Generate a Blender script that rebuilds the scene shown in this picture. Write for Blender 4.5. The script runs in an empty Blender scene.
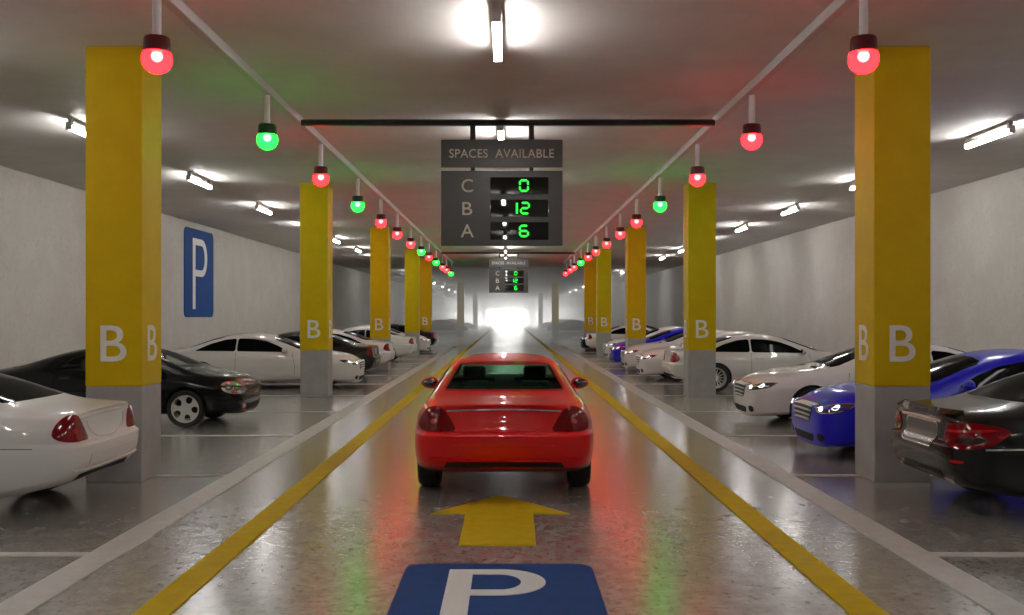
import bpy, bmesh, math, random
from mathutils import Vector, Matrix
from mathutils.bvhtree import BVHTree

random.seed(7)
PI = math.pi
sc = bpy.context.scene
COL = sc.collection

# ------------------------------------------------------------------ materials
def new_mat(name):
    m = bpy.data.materials.new(name)
    m.use_nodes = True
    nt = m.node_tree
    b = nt.nodes['Principled BSDF']
    return m, nt, b

def pmat(name, col, rough=0.5, metal=0.0, coat=0.0, spec=0.5, coat_rough=0.03):
    m, nt, b = new_mat(name)
    b.inputs['Base Color'].default_value = (*col, 1)
    b.inputs['Roughness'].default_value = rough
    b.inputs['Metallic'].default_value = metal
    b.inputs['Coat Weight'].default_value = coat
    b.inputs['Coat Roughness'].default_value = coat_rough
    b.inputs['Specular IOR Level'].default_value = spec
    return m

def emat(name, col, strength):
    m = bpy.data.materials.new(name); m.use_nodes = True
    nt = m.node_tree; nt.nodes.clear()
    o = nt.nodes.new('ShaderNodeOutputMaterial'); e = nt.nodes.new('ShaderNodeEmission')
    e.inputs[0].default_value = (*col, 1); e.inputs[1].default_value = strength
    nt.links.new(e.outputs[0], o.inputs[0])
    return m

def mottled(name, c1, c2, scale, rough, bump=0.0, bump_scale=60, spec=0.5, rvar=0.0, detail=6, stretch=None, c3=None, scale3=60, coat=0.0, coat_rough=.1):
    """noise mottled surface in object coordinates"""
    m, nt, b = new_mat(name)
    N, L = nt.nodes, nt.links
    tc = N.new('ShaderNodeTexCoord')
    mp = N.new('ShaderNodeMapping')
    L.new(tc.outputs['Object'], mp.inputs[0])
    if stretch: mp.inputs['Scale'].default_value = stretch
    n = N.new('ShaderNodeTexNoise'); n.inputs['Scale'].default_value = scale; n.inputs['Detail'].default_value = detail
    n.inputs['Roughness'].default_value = .62
    L.new(mp.outputs[0], n.inputs[0])
    r = N.new('ShaderNodeValToRGB')
    r.color_ramp.elements[0].position = .34; r.color_ramp.elements[1].position = .66
    r.color_ramp.elements[0].color = (*c1, 1); r.color_ramp.elements[1].color = (*c2, 1)
    L.new(n.outputs[0], r.inputs[0])
    out = r.outputs[0]
    if c3:
        n3 = N.new('ShaderNodeTexNoise'); n3.inputs['Scale'].default_value = scale3; n3.inputs['Detail'].default_value = 3
        L.new(mp.outputs[0], n3.inputs[0])
        r3 = N.new('ShaderNodeValToRGB'); r3.color_ramp.elements[0].position = .52; r3.color_ramp.elements[1].position = .66
        L.new(n3.outputs[0], r3.inputs[0])
        mx = N.new('ShaderNodeMix'); mx.data_type = 'RGBA'
        L.new(r3.outputs[0], mx.inputs[0]); L.new(out, mx.inputs[6]); mx.inputs[7].default_value = (*c3, 1)
        out = mx.outputs[2]
    L.new(out, b.inputs['Base Color'])
    b.inputs['Roughness'].default_value = rough
    if rvar:
        mr = N.new('ShaderNodeMapRange'); mr.inputs[3].default_value = rough - rvar; mr.inputs[4].default_value = rough + rvar
        L.new(n.outputs[0], mr.inputs[0]); L.new(mr.outputs[0], b.inputs['Roughness'])
    b.inputs['Specular IOR Level'].default_value = spec
    b.inputs['Coat Weight'].default_value = coat
    b.inputs['Coat Roughness'].default_value = coat_rough
    if bump:
        n2 = N.new('ShaderNodeTexNoise'); n2.inputs['Scale'].default_value = bump_scale; n2.inputs['Detail'].default_value = 4
        L.new(mp.outputs[0], n2.inputs[0])
        bp = N.new('ShaderNodeBump'); bp.inputs['Strength'].default_value = bump; bp.inputs['Distance'].default_value = .01
        L.new(n2.outputs[0], bp.inputs['Height']); L.new(bp.outputs[0], b.inputs['Normal'])
    return m

def glass_mat(name, tint, gloss=.12, rough=.02, ior=1.45):
    m = bpy.data.materials.new(name); m.use_nodes = True
    nt = m.node_tree; nt.nodes.clear(); N, L = nt.nodes, nt.links
    o = N.new('ShaderNodeOutputMaterial'); t = N.new('ShaderNodeBsdfTransparent'); g = N.new('ShaderNodeBsdfGlossy')
    mx = N.new('ShaderNodeMixShader'); f = N.new('ShaderNodeFresnel'); f.inputs[0].default_value = ior
    t.inputs[0].default_value = (*tint, 1); g.inputs['Roughness'].default_value = rough
    ge = N.new('ShaderNodeNewGeometry'); ma = N.new('ShaderNodeMath'); ma.operation = 'SUBTRACT'; ma.inputs[0].default_value = 1
    mu = N.new('ShaderNodeMath'); mu.operation = 'MULTIPLY'; L.new(ge.outputs['Backfacing'], ma.inputs[1])
    L.new(ma.outputs[0], mu.inputs[0]); L.new(f.outputs[0], mu.inputs[1])      # the inner face of the pane does not mirror
    L.new(mu.outputs[0], mx.inputs[0]); L.new(t.outputs[0], mx.inputs[1]); L.new(g.outputs[0], mx.inputs[2])
    L.new(mx.outputs[0], o.inputs[0])
    return m

def globe_mat(name, col, tint, strength, mix=.45):
    """lit coloured plastic shell: glows and lets the lamp inside show through"""
    m = bpy.data.materials.new(name); m.use_nodes = True
    nt = m.node_tree; nt.nodes.clear(); N, L = nt.nodes, nt.links
    o = N.new('ShaderNodeOutputMaterial'); t = N.new('ShaderNodeBsdfTransparent'); e = N.new('ShaderNodeEmission')
    mx = N.new('ShaderNodeMixShader'); mx.inputs[0].default_value = mix
    t.inputs[0].default_value = (*tint, 1); e.inputs[0].default_value = (*col, 1); e.inputs[1].default_value = strength
    L.new(t.outputs[0], mx.inputs[1]); L.new(e.outputs[0], mx.inputs[2]); L.new(mx.outputs[0], o.inputs[0])
    return m

M = {}
M['floor'] = mottled('polished_concrete', (.225, .215, .195), (.33, .318, .293), 6.5, .25, bump=.012, bump_scale=22, spec=1.0, rvar=.0, detail=5, c3=(.20, .19, .17), scale3=19, stretch=(1, .8, 1), coat=.6, coat_rough=.20)
M['ceiling'] = mottled('painted_concrete_ceiling', (.62, .59, .56), (.69, .66, .63), 1.3, .75, bump=.12, bump_scale=30, spec=.3)
M['wall'] = mottled('painted_wall', (.53, .515, .485), (.60, .585, .555), 1.1, .6, bump=.15, bump_scale=25, spec=.35, c3=(.52, .505, .475), scale3=14)
M['yellow'] = mottled('yellow_paint', (.54, .375, .002), (.60, .415, .003), 3, .5, bump=.08, bump_scale=70, spec=.15)
M['grey_base'] = mottled('grey_painted_concrete', (.31, .30, .295), (.36, .35, .345), 3, .5, bump=.1, bump_scale=60, spec=.4)
M['line_white'] = mottled('white_road_paint', (.44, .425, .405), (.52, .505, .48), 7, .45, bump=.1, bump_scale=90, spec=.4)
M['line_yellow'] = mottled('yellow_road_paint', (.46, .31, .003), (.53, .36, .004), 7, .6, bump=.1, bump_scale=90, spec=.12)
M['road_blue'] = mottled('blue_road_paint', (.006, .042, .17), (.009, .052, .20), 8, .6, bump=.06, bump_scale=90, spec=.12)
M['sign_blue'] = mottled('blue_wall_paint', (.006, .055, .23), (.008, .065, .26), 8, .6, spec=.12)
M['letter'] = pmat('off_white_paint', (.74, .73, .71), .5)
M['letter_wall'] = pmat('white_wall_paint', (.78, .78, .77), .5)
M['signboard'] = pmat('dark_grey_signboard', (.06, .061, .064), .3, spec=.7)
M['sign_letter'] = pmat('beige_sign_letter', (.80, .75, .66), .5)
M['screen'] = pmat('black_screen_glass', (.004, .004, .004), .02, spec=.8)
M['led_green'] = emat('green_led', (.03, 1.0, .06), 1.1)
M['black_metal'] = pmat('black_metal', (.012, .012, .014), .35, metal=.2)
M['rail'] = pmat('pale_grey_conduit', (.50, .48, .47), .45)
M['rod'] = pmat('white_rod', (.70, .66, .66), .4)
M['tube'] = emat('fluorescent_diffuser', (1.0, .985, .955), 41.0)
M['fixture'] = pmat('white_metal_fixture', (.62, .61, .59), .5)
M['cap_red'] = pmat('dark_red_cap', (.09, .004, .006), .4, coat=.2)
M['cap_green'] = pmat('dark_green_cap', (.002, .04, .006), .4, coat=.2)
M['globe_red'] = globe_mat('red_globe', (1, .006, .008), (1, .30, .30), 15.0, .6)
M['globe_green'] = globe_mat('green_globe', (.004, 1, .014), (.30, 1, .4), 13.0, .6)
M['core_red'] = emat('red_lamp_core', (1, .50, .45), 9)
M['core_green'] = emat('green_lamp_core', (.55, 1, .60), 7)
# car materials
M['paint_white'] = pmat('white_car_paint', (.66, .65, .635), .34, coat=.7, spec=.4)
M['paint_red'] = pmat('red_car_paint', (.70, .004, .006), .30, coat=.6, spec=.25)
M['paint_blue'] = pmat('blue_car_paint', (.008, .006, .52), .34, coat=.5, spec=.25)
M['paint_black'] = pmat('black_car_paint', (.004, .004, .0045), .25, coat=.35, spec=.15, coat_rough=.05)
M['paint_graphite'] = pmat('dark_metallic_car_paint', (.014, .013, .0125), .25, metal=.1, coat=.3, spec=.2)
M['dark'] = pmat('dark_underbody', (.008, .008, .008), .8)
M['tyre'] = pmat('tyre_rubber', (.012, .012, .013), .7)
M['rim'] = pmat('silver_alloy', (.72, .71, .70), .28, metal=.75)
M['rim_pale'] = pmat('pale_alloy', (.62, .62, .60), .35, metal=.2)
M['chrome'] = pmat('chrome', (.85, .84, .83), .12, metal=1.0)
M['slat'] = pmat('pale_grille_slat', (.62, .61, .60), .35, metal=.3)
M['mirror'] = pmat('mirror_glass', (.20, .21, .22), .06, metal=1.0)
M['black_glass'] = pmat('tinted_glass', (.003, .004, .004), .04)
M['green_glass'] = pmat('dark_green_tinted_glass', (.004, .011, .007), .05)
M['clear_glass'] = glass_mat('clear_car_glass', (.90, .93, .91), ior=1.25)
M['tint_glass'] = glass_mat('green_tinted_car_glass', (.66, .80, .72), ior=1.16)
for k_ in ('black_glass', 'green_glass'): M[k_].node_tree.nodes['Principled BSDF'].inputs['IOR'].default_value = 1.09
M['tail_red'] = pmat('red_taillight_lens', (.17, .001, .003), .12, coat=.4, spec=.3)
M['tail_bright'] = pmat('bright_red_lens', (.50, .008, .010), .15, coat=.3)
M['tail_dark'] = pmat('smoked_lens', (.03, .01, .012), .10, coat=1.0)
M['lamp_dark'] = pmat('headlight_housing', (.02, .02, .02), .08, coat=1.0)
M['lamp_silver'] = pmat('headlight_reflector', (.75, .75, .73), .12, metal=.9)
M['lamp_white'] = emat('headlight_glint', (1, .98, .93), 1.3)  # bright reflections in the headlights, put in as emission
M['black_plastic'] = pmat('black_plastic', (.01, .01, .01), .5)
M['seat'] = pmat('dark_seat_fabric', (.03, .035, .03), .9)
M['seat_grey'] = pmat('grey_seat_fabric', (.09, .09, .085), .9)
M['plate_dark'] = pmat('grey_plate_recess', (.07, .075, .065), .4, coat=.2)
M['orange'] = pmat('amber_lens', (.35, .10, .02), .2, coat=.6)

# ------------------------------------------------------------------ helpers
def link(o): COL.objects.link(o); return o

def tag(o, label, cat, group=None, kind=None):
    if label: o['label'] = label
    if cat: o['category'] = cat
    if group: o['group'] = group
    if kind: o['kind'] = kind
    return o

def empty(name, loc=(0, 0, 0), rz=0):
    o = bpy.data.objects.new(name, None); o.empty_display_size = .2
    o.location = loc; o.rotation_euler = (0, 0, rz)
    return link(o)

def finish(bm, name, mats, parent=None, smooth=False, angle=35, loc=None):
    me = bpy.data.meshes.new(name)
    bmesh.ops.recalc_face_normals(bm, faces=bm.faces)
    if smooth:
        for f in bm.faces: f.smooth = True
    bm.to_mesh(me); bm.free()
    if not isinstance(mats, (list, tuple)): mats = [mats]
    for m in mats: me.materials.append(m)
    if smooth: me.set_sharp_from_angle(angle=math.radians(angle))
    o = bpy.data.objects.new(name, me); link(o)
    if parent: o.parent = parent
    if loc: o.location = loc
    return o

def add_box(bm, cx, cy, cz, sx, sy, sz, bevel=0, mi=0, seg=2):
    r = bmesh.ops.create_cube(bm, size=1)
    vs = r['verts']
    for v in vs: v.co = Vector((cx + v.co.x * sx, cy + v.co.y * sy, cz + v.co.z * sz))
    fs = list({f for v in vs for f in v.link_faces})
    if bevel:
        es = list({e for v in vs for e in v.link_edges})
        rr = bmesh.ops.bevel(bm, geom=es, offset=bevel, segments=seg, affect='EDGES', profile=.6)
        fs = [f for f in rr['faces']] + [f for f in fs if f.is_valid]
    for f in fs:
        if f.is_valid: f.material_index = mi
    return vs

def add_lathe(bm, prof, n=24, axis='z', center=(0, 0, 0), mi=0, close=True):
    """prof: (radius, height) pairs"""
    rings = []
    c = Vector(center)
    for r, h in prof:
        ring = []
        if r < 1e-5:
            p = {'z': Vector((0, 0, h)), 'y': Vector((0, h, 0)), 'x': Vector((h, 0, 0))}[axis]
            ring = [bm.verts.new(c + p)]
        else:
            for k in range(n):
                a = 2 * PI * k / n
                u, w = r * math.cos(a), r * math.sin(a)
                p = {'z': Vector((u, w, h)), 'y': Vector((u, h, w)), 'x': Vector((h, u, w))}[axis]
                ring.append(bm.verts.new(c + p))
        rings.append(ring)
    for A, B in zip(rings, rings[1:]):
        for k in range(n):
            k2 = (k + 1) % n
            if len(A) == 1 and len(B) == 1: continue
            if len(A) == 1: f = bm.faces.new((A[0], B[k], B[k2]))
            elif len(B) == 1: f = bm.faces.new((A[k], A[k2], B[0]))
            else: f = bm.faces.new((A[k], A[k2], B[k2], B[k]))
            f.material_index = mi

def prism(pts, t0, t1, plane='xy', bm=None, mi=0):
    """extrude 2D outline between t0 and t1 along the axis missing from `plane`"""
    bm = bm or bmesh.new()
    def P(a, b, t):
        return {'xy': (a, b, t), 'xz': (a, t, b), 'yz': (t, a, b)}[plane]
    A = [bm.verts.new(P(a, b, t0)) for a, b in pts]
    B = [bm.verts.new(P(a, b, t1)) for a, b in pts]
    fs = [bm.faces.new(A), bm.faces.new(B[::-1])]
    n = len(pts)
    for i in range(n):
        j = (i + 1) % n
        fs.append(bm.faces.new((A[j], A[i], B[i], B[j])))
    for f in fs: f.material_index = mi
    return bm

def round_rect(x0, y0, x1, y1, r, n=6):
    pts = []
    for cx, cy, a0 in ((x1 - r, y0 + r, -PI / 2), (x1 - r, y1 - r, 0), (x0 + r, y1 - r, PI / 2), (x0 + r, y0 + r, PI)):
        for k in range(n + 1):
            a = a0 + PI / 2 * k / n
            pts.append((cx + r * math.cos(a), cy + r * math.sin(a)))
    return pts

def smooth_outline(pts, it=2, sx=1):
    """corner cutting of a closed outline"""
    for k in range(it):
        q = []
        cap = (.035, .012, .005)[min(k, 2)]
        for i in range(len(pts)):
            a, b = pts[i], pts[(i + 1) % len(pts)]
            l = math.hypot((b[0] - a[0]) * sx, b[1] - a[1]) or 1
            t = min(.25, cap / l)
            q.append((a[0] * (1 - t) + b[0] * t, a[1] * (1 - t) + b[1] * t))
            q.append((a[0] * t + b[0] * (1 - t), a[1] * t + b[1] * (1 - t)))
        pts = q
    return pts

def text_bm(s, size, depth, spacing=1.0, offset=0.0):
    """text as a bmesh in its own XY plane, centred"""
    cu = bpy.data.curves.new('lettering', 'FONT'); cu.body = s; cu.size = size; cu.extrude = depth / 2
    cu.space_character = spacing; cu.offset = offset; cu.resolution_u = 6
    o = bpy.data.objects.new('lettering', cu); link(o)
    bpy.context.view_layer.update()
    dg = bpy.context.evaluated_depsgraph_get()
    me = bpy.data.meshes.new_from_object(o.evaluated_get(dg))
    bm = bmesh.new(); bm.from_mesh(me)
    xs = [v.co.x for v in bm.verts]; ys = [v.co.y for v in bm.verts]
    cx, cy = (min(xs) + max(xs)) / 2, (min(ys) + max(ys)) / 2
    bmesh.ops.translate(bm, verts=bm.verts, vec=(-cx, -cy, 0))
    w, h = max(xs) - min(xs), max(ys) - min(ys)
    bpy.data.objects.remove(o); bpy.data.curves.remove(cu); bpy.data.meshes.remove(me)
    return bm, w, h

def text_fit(s, w, h, depth, mat4, name, mat, parent=None, spacing=1.0, offset=0.0):
    bm, tw, th = text_bm(s, 1.0, .02, spacing, offset)
    for v in bm.verts:
        v.co = Vector((v.co.x * w / tw, v.co.y * h / th, v.co.z / .02 * depth))
    bmesh.ops.transform(bm, matrix=mat4, verts=bm.verts)
    return finish(bm, name, mat, parent)

FACE_CAM = Matrix.Rotation(PI / 2, 4, 'X')                # XY plane -> XZ plane, seen from -Y

def copy_tree(o, parent=None, swap=None):
    c = o.copy(); link(c); c.parent = parent
    if swap and c.type == 'MESH' and any(m in swap for m in c.data.materials):
        key = (c.data.name, tuple(sorted(m.name for m in swap.values())))
        if key not in _swapped:
            me = c.data.copy()
            for i, m in enumerate(me.materials):
                if m in swap: me.materials[i] = swap[m]
            _swapped[key] = me
        c.data = _swapped[key]
    for ch in [x for x in ALL_CHILDREN(o)]: copy_tree(ch, c, swap)
    return c
_swapped = {}
def ALL_CHILDREN(o): return [x for x in bpy.data.objects if x.parent == o]

ORD = ['first', 'second', 'third', 'fourth', 'fifth', 'sixth', 'seventh', 'eighth', 'ninth', 'tenth', 'eleventh', 'twelfth', 'thirteenth', 'fourteenth']

# ------------------------------------------------------------------ camera   (x right, y into the picture, z up)
H = 1.85; F = 995.0; CEIL = H + 2.974
cam_d = bpy.data.cameras.new('camera'); cam = link(bpy.data.objects.new('camera', cam_d))
cam.location = (0, 0, H); cam.rotation_euler = (PI / 2, 0, 0)
cam_d.sensor_fit = 'HORIZONTAL'; cam_d.sensor_width = 36; cam_d.lens = F / 1024 * 36
cam_d.shift_x = 4 / 1024; cam_d.shift_y = 7.5 / 1024
cam_d.clip_end = 600
sc.camera = cam

# ------------------------------------------------------------------ room shell
Y0, Y1 = -14.0, 205.0
XL, XR = -10.1, 10.4
def slab(name, x0, x1, y0, y1, z0, z1, mat):
    bm = bmesh.new(); add_box(bm, (x0 + x1) / 2, (y0 + y1) / 2, (z0 + z1) / 2, x1 - x0, y1 - y0, z1 - z0)
    o = finish(bm, name, mat); o['kind'] = 'structure'; return o
slab('floor', XL - .3, XR + .3, Y0 - .3, Y1 + 40, -.3, 0, M['floor'])
slab('ceiling', XL - .3, XR + .3, Y0 - .3, Y1 + .3, CEIL, CEIL + .3, M['ceiling'])
slab('wall_left', XL - .3, XL, Y0, Y1, 0, CEIL, M['wall'])
slab('wall_right', XR, XR + .3, Y0, Y1, 0, CEIL, M['wall'])
slab('wall_behind', XL, XR, Y0 - .3, Y0, 0, CEIL, M['wall'])
bm = bmesh.new()                                          # far wall with the exit opening
EX, EZ = 3.1, 2.95
add_box(bm, (XL - EX) / 2, Y1 + .15, CEIL / 2, -EX - XL, .3, CEIL)
add_box(bm, (XR + EX) / 2, Y1 + .15, CEIL / 2, XR - EX, .3, CEIL)
add_box(bm, 0, Y1 + .15, (CEIL + EZ) / 2, 2 * EX, .3, CEIL - EZ)
o = finish(bm, 'wall_far', M['wall']); o['kind'] = 'structure'

# world: bright overcast sky, seen only through the exit
w = bpy.data.worlds.new('sky'); sc.world = w; w.use_nodes = True
w.node_tree.nodes['Background'].inputs[0].default_value = (.93, .97, 1.0, 1)
w.node_tree.nodes['Background'].inputs[1].default_value = 950.0
pl = bpy.data.lights.new('exit_portal', 'AREA'); pl.shape = 'RECTANGLE'; pl.size = 2 * EX; pl.size_y = EZ
pl.cycles.is_portal = True
po = link(bpy.data.objects.new('exit_portal', pl)); po.location = (0, Y1 + .1, EZ / 2); po.rotation_euler = (-PI / 2, 0, 0)

# haze at the far end
HZ0 = 60
bm = bmesh.new(); add_box(bm, (XL + XR) / 2, (HZ0 + Y1) / 2, CEIL / 2, XR - XL - .02, Y1 - HZ0, CEIL - .02)
hm = bpy.data.materials.new('haze'); hm.use_nodes = True; nt = hm.node_tree; nt.nodes.clear()
oo = nt.nodes.new('ShaderNodeOutputMaterial'); vs = nt.nodes.new('ShaderNodeVolumeScatter')
vs.inputs['Color'].default_value = (.97, .98, 1, 1); vs.inputs['Density'].default_value = .029; vs.inputs['Anisotropy'].default_value = .72
nt.links.new(vs.outputs[0], oo.inputs['Volume'])
o = finish(bm, 'haze', hm)
tag(o, 'white hazy air filling the far end of the garage', 'haze', kind='stuff')

# ------------------------------------------------------------------ floor markings
LT = .004
BAY0, BAY = 7.67, 3.78
RNG = [BAY0 + BAY * k for k in range(14)]
def marking(name, pts, mat, label, cat, group=None, t=LT, z0=0.0):
    bm = prism(pts, z0, z0 + t, 'xy')
    o = finish(bm, name, mat); tag(o, label, cat, group); return o
LY1 = 190
for s, side in ((-1, 'left'), (1, 'right')):
    a, b = (2.08, 2.31) if s < 0 else (2.11, 2.34)
    marking('lane_line', [(s * a, -10), (s * b, -10), (s * b, LY1), (s * a, LY1)], M['line_yellow'],
            f'long yellow lane edge line on the {side} side of the driving lane', 'floor marking', t=.012)
    a, b = (2.97, 3.24) if s < 0 else (3.0, 3.27)
    marking('bay_edge_line', [(s * a, -10), (s * b, -10), (s * b, 58), (s * a, 58)], M['line_white'],
            f'long white line along the mouth of the {side} parking bays', 'floor marking', t=.012)
    for k, y in enumerate(RNG):
        e = 10.0
        marking('bay_divider_line', [(s * (b + .002), y - .055), (s * e, y - .055), (s * e, y + .055), (s * (b + .002), y + .055)], M['line_white'],
                f'thin white divider line on the floor of the {side} bays, {ORD[k]} from the camera', 'floor marking',
                'white lines between the parking bays', t=.010)
AX = -.08
arrow = [(-.395, 7.97), (.225, 7.97), (.235, 9.25), (.575, 9.22), (AX, 10.2), (-.725, 9.22), (-.395, 9.25)]
marking('direction_arrow', arrow, M['line_yellow'], 'yellow painted arrow on the floor behind the red car', 'floor marking', t=.010)
r_ = empty('parking_marking', (0, 0, 0))
tag(r_, 'blue floor square with a white letter P in the middle of the lane', 'floor marking')
bm = prism(round_rect(-.745, 5.75, .615, 7.37, .13), 0, .008, 'xy'); finish(bm, 'blue_panel', M['road_blue'], r_)
def letter_P(x0, x1, y0, y1, st, bowl, t0, t1, plane, name, mat, parent):
    """P with stem width st, bowl height bowl"""
    bm = bmesh.new()
    prism([(x0, y0), (x0 + st, y0), (x0 + st, y1), (x0, y1)], t0, t1, plane, bm)
    n = 18; ry = bowl / 2; cy = y1 - ry; cxx = x1 - ry * .95 if x1 - x0 > ry else x0 + st
    cxx = max(cxx, x0 + st + .001)
    rx = x1 - cxx; tk = st * .78; ty = tk
    outer = [(x0 + st, y1)] + [(cxx + rx * math.sin(PI * k / n), cy + ry * math.cos(PI * k / n)) for k in range(n + 1)] + [(x0 + st, y1 - bowl)]
    inner = [(x0 + st, y1 - ty)] + [(cxx + (rx - st) * math.sin(PI * k / n), cy + (ry - ty) * math.cos(PI * k / n)) for k in range(n + 1)] + [(x0 + st, y1 - bowl + ty)]
    for i in range(len(outer) - 1):
        q = [outer[i], outer[i + 1], inner[i + 1], inner[i]]
        if (Vector(q[0]) - Vector(q[1])).length < 1e-5: continue
        prism(q, t0, t1, plane, bm)
    return finish(bm, name, mat, parent)
letter_P(-.42, .26, 5.95, 7.19, .17, .66, .008, .0125, 'xy', 'letter_p', M['letter'], r_)

# ------------------------------------------------------------------ columns
cols_y = [11.0, 22.35, 33.7, 45.05, 52.4, 91.5, 133, 181]
CI, CW = 4.05, .62
BZ = 1.06
for s, side in ((-1, 'left'), (1, 'right')):
    for k, y in enumerate(cols_y):
        x0, x1 = sorted((s * CI, s * (CI + CW)))
        cx = (x0 + x1) / 2
        root = empty('pillar', (cx, y + CW / 2, 0))
        where = (ORD[k] + f' from the camera in the {side} row') if k < 5 else (['faint', 'fainter', 'faintest'][k - 5] + f' in the haze of the {side} row')
        tag(root, f'square yellow pillar on a grey base, {where}', 'pillar', 'yellow pillars')
        bm = bmesh.new(); add_box(bm, 0, 0, BZ / 2, CW, CW, BZ, .012); finish(bm, 'pillar_base', M['grey_base'], root)
        bm = bmesh.new(); add_box(bm, 0, 0, (BZ + CEIL) / 2, CW + .006, CW + .006, CEIL - BZ, .012); finish(bm, 'pillar_shaft', M['yellow'], root)
        if k < 5 and not (k == 3 and s < 0):
            mt = Matrix.Translation((0, -CW / 2 - .006, 1.535)) @ FACE_CAM
            text_fit('B', .285, .40, .008, mt, 'letter_b', M['letter'], root, offset=.003)
            rot = Matrix.Rotation(-s * PI / 2, 4, 'Z')
            mt = Matrix.Translation((-s * (CW / 2 + .006), 0, 1.535)) @ rot @ FACE_CAM
            text_fit('B', .285, .40, .008, mt, 'letter_b', M['letter'], root, offset=.003)

# ------------------------------------------------------------------ ceiling tube lights
def tube_light(x, y, label, cap_light=True):
    root = empty('tube_light', (x, y, CEIL))
    tag(root, label, 'ceiling light', 'white tube lights under the ceiling')
    L = 1.47
    bm = bmesh.new(); add_box(bm, 0, 0, -.150, .080, L, .070, .02); finish(bm, 'tube', M['tube'], root)
    bm = bmesh.new(); add_box(bm, 0, 0, -.106, .10, L, .022, .006); finish(bm, 'housing_shield', M['fixture'], root)  # opaque bar added above the tube to hold its light off the ceiling
    for e in (-1, 1):
        bm = bmesh.new(); add_box(bm, 0, e * (L / 2 - .05), -.05, .07, .07, .10, .01)
        add_box(bm, 0, e * (L / 2 + .012), -.132, .095, .024, .118, .006); finish(bm, 'bracket', M['fixture'], root)
    return root
rowsdef = [('left', -6.6, 14.9 - 5.6 * 4, 11), ('centre', -.11, 9.4 - 5.6 * 4, 12), ('right', 7.7, 15.15 - 5.6 * 4, 11)]
for nm, x, ys, n in rowsdef:
    near = 9 if nm == 'centre' else 12
    for k in range(n):
        y = ys + 5.6 * k
        if y < -13: continue
        if y > near:
            j = sum(1 for q in range(k) if ys + 5.6 * q > near)
            lab = f'white tube light under the ceiling, {ORD[j]} one in view of the {nm} row'
        else:
            j = sum(1 for q in range(k + 1, n) if ys + 5.6 * q <= near)
            lab = f'white tube light of the {nm} row, {ORD[j]} one out of view overhead and behind'
        tube_light(x, y + .8, lab)

# ------------------------------------------------------------------ rails and signal lamps
RX = 3.13
for s, side in ((-1, 'left'), (1, 'right')):
    bm = bmesh.new(); add_box(bm, s * RX, 24.5, CEIL - .055, .10, 63.0, .11, .012)
    o = finish(bm, 'conduit_rail', M['rail']); tag(o, f'long pale conduit rail under the ceiling above the {side} edge of the lane', 'rail')
LAMP_Y = [8.9, 12.98, 16.7, 20.8, 24.6, 28.2, 32.1, 36, 39.5, 43.5, 47.8, 50.8, 54.8]
def signal_lamp(x, y, colour, label):
    root = empty('signal_lamp', (x, y, CEIL - .11))
    tag(root, label, 'signal lamp', f'{colour} bay signal lamps')
    bm = bmesh.new(); add_lathe(bm, [(0, 0), (.038, 0), (.038, -.42), (0, -.42)], 16); finish(bm, 'rod', M['rod'], root, True)
    bm = bmesh.new(); add_lathe(bm, [(0, -.375), (.104, -.38), (.114, -.395), (.121, -.508), (.114, -.516), (0, -.516)], 28)
    finish(bm, 'cap', M['cap_' + colour], root, True)
    bm = bmesh.new(); R = .134; zc = -.575
    a0 = math.acos(.06 / R)
    prof = [(R * math.sin(a0 + (PI - a0) * k / 14), zc + R * math.cos(a0 + (PI - a0) * k / 14)) for k in range(15)]
    prof[-1] = (0, zc - R)
    add_lathe(bm, prof, 28); finish(bm, 'globe', M['globe_' + colour], root, True)
    bm = bmesh.new(); bmesh.ops.create_uvsphere(bm, u_segments=16, v_segments=10, radius=.052); 
    for v in bm.verts: v.co.z += zc + .025
    finish(bm, 'bulb', M['core_' + colour], root, True)
    return root
seqL = 'RGRGRRRGRGRRG'; seqR = 'RRRGRRRRRGRRR'
for s, side, seq in ((-1, 'left', seqL), (1, 'right', seqR)):
    for k, ch in enumerate(seq):
        col = 'red' if ch == 'R' else 'green'
        signal_lamp(s * (3.14 if s < 0 else 3.18), LAMP_Y[k], col, f'glowing {col} signal lamp hanging from the {side} rail, {ORD[k]} from the camera')

# ------------------------------------------------------------------ overhead signs
SEG = {'0': 'abcdef', '1': 'bc', '2': 'abged', '6': 'acdefg'}
def digit(bm, ch, cx, cz, w, h, t, y0, y1):
    g = t * .18
    def hseg(z): prism([(cx - w / 2 + g, z), (cx - w / 2 + t * .6 + g, z + t / 2), (cx + w / 2 - t * .6 - g, z + t / 2), (cx + w / 2 - g, z), (cx + w / 2 - t * .6 - g, z - t / 2), (cx - w / 2 + t * .6 + g, z - t / 2)], y0, y1, 'xz', bm)
    def vseg(x, za, zb): prism([(x, za + g), (x + t / 2, za + t * .6 + g), (x + t / 2, zb - t * .6 - g), (x, zb - g), (x - t / 2, zb - t * .6 - g), (x - t / 2, za + t * .6 + g)], y0, y1, 'xz', bm)
    if ch == '1': prism([(cx + w / 2 - t / 2, cz - h / 2), (cx + w / 2 + t / 2, cz - h / 2), (cx + w / 2 + t / 2, cz + h / 2), (cx + w / 2 - t / 2, cz + h / 2)], y0, y1, 'xz', bm); return
    for c in SEG[ch]:
        if c == 'a': hseg(cz + h / 2)
        if c == 'g': hseg(cz)
        if c == 'd': hseg(cz - h / 2)
        if c == 'f': vseg(cx - w / 2, cz, cz + h / 2)
        if c == 'b': vseg(cx + w / 2, cz, cz + h / 2)
        if c == 'e': vseg(cx - w / 2, cz - h / 2, cz)
        if c == 'c': vseg(cx + w / 2, cz - h / 2, cz)
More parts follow.
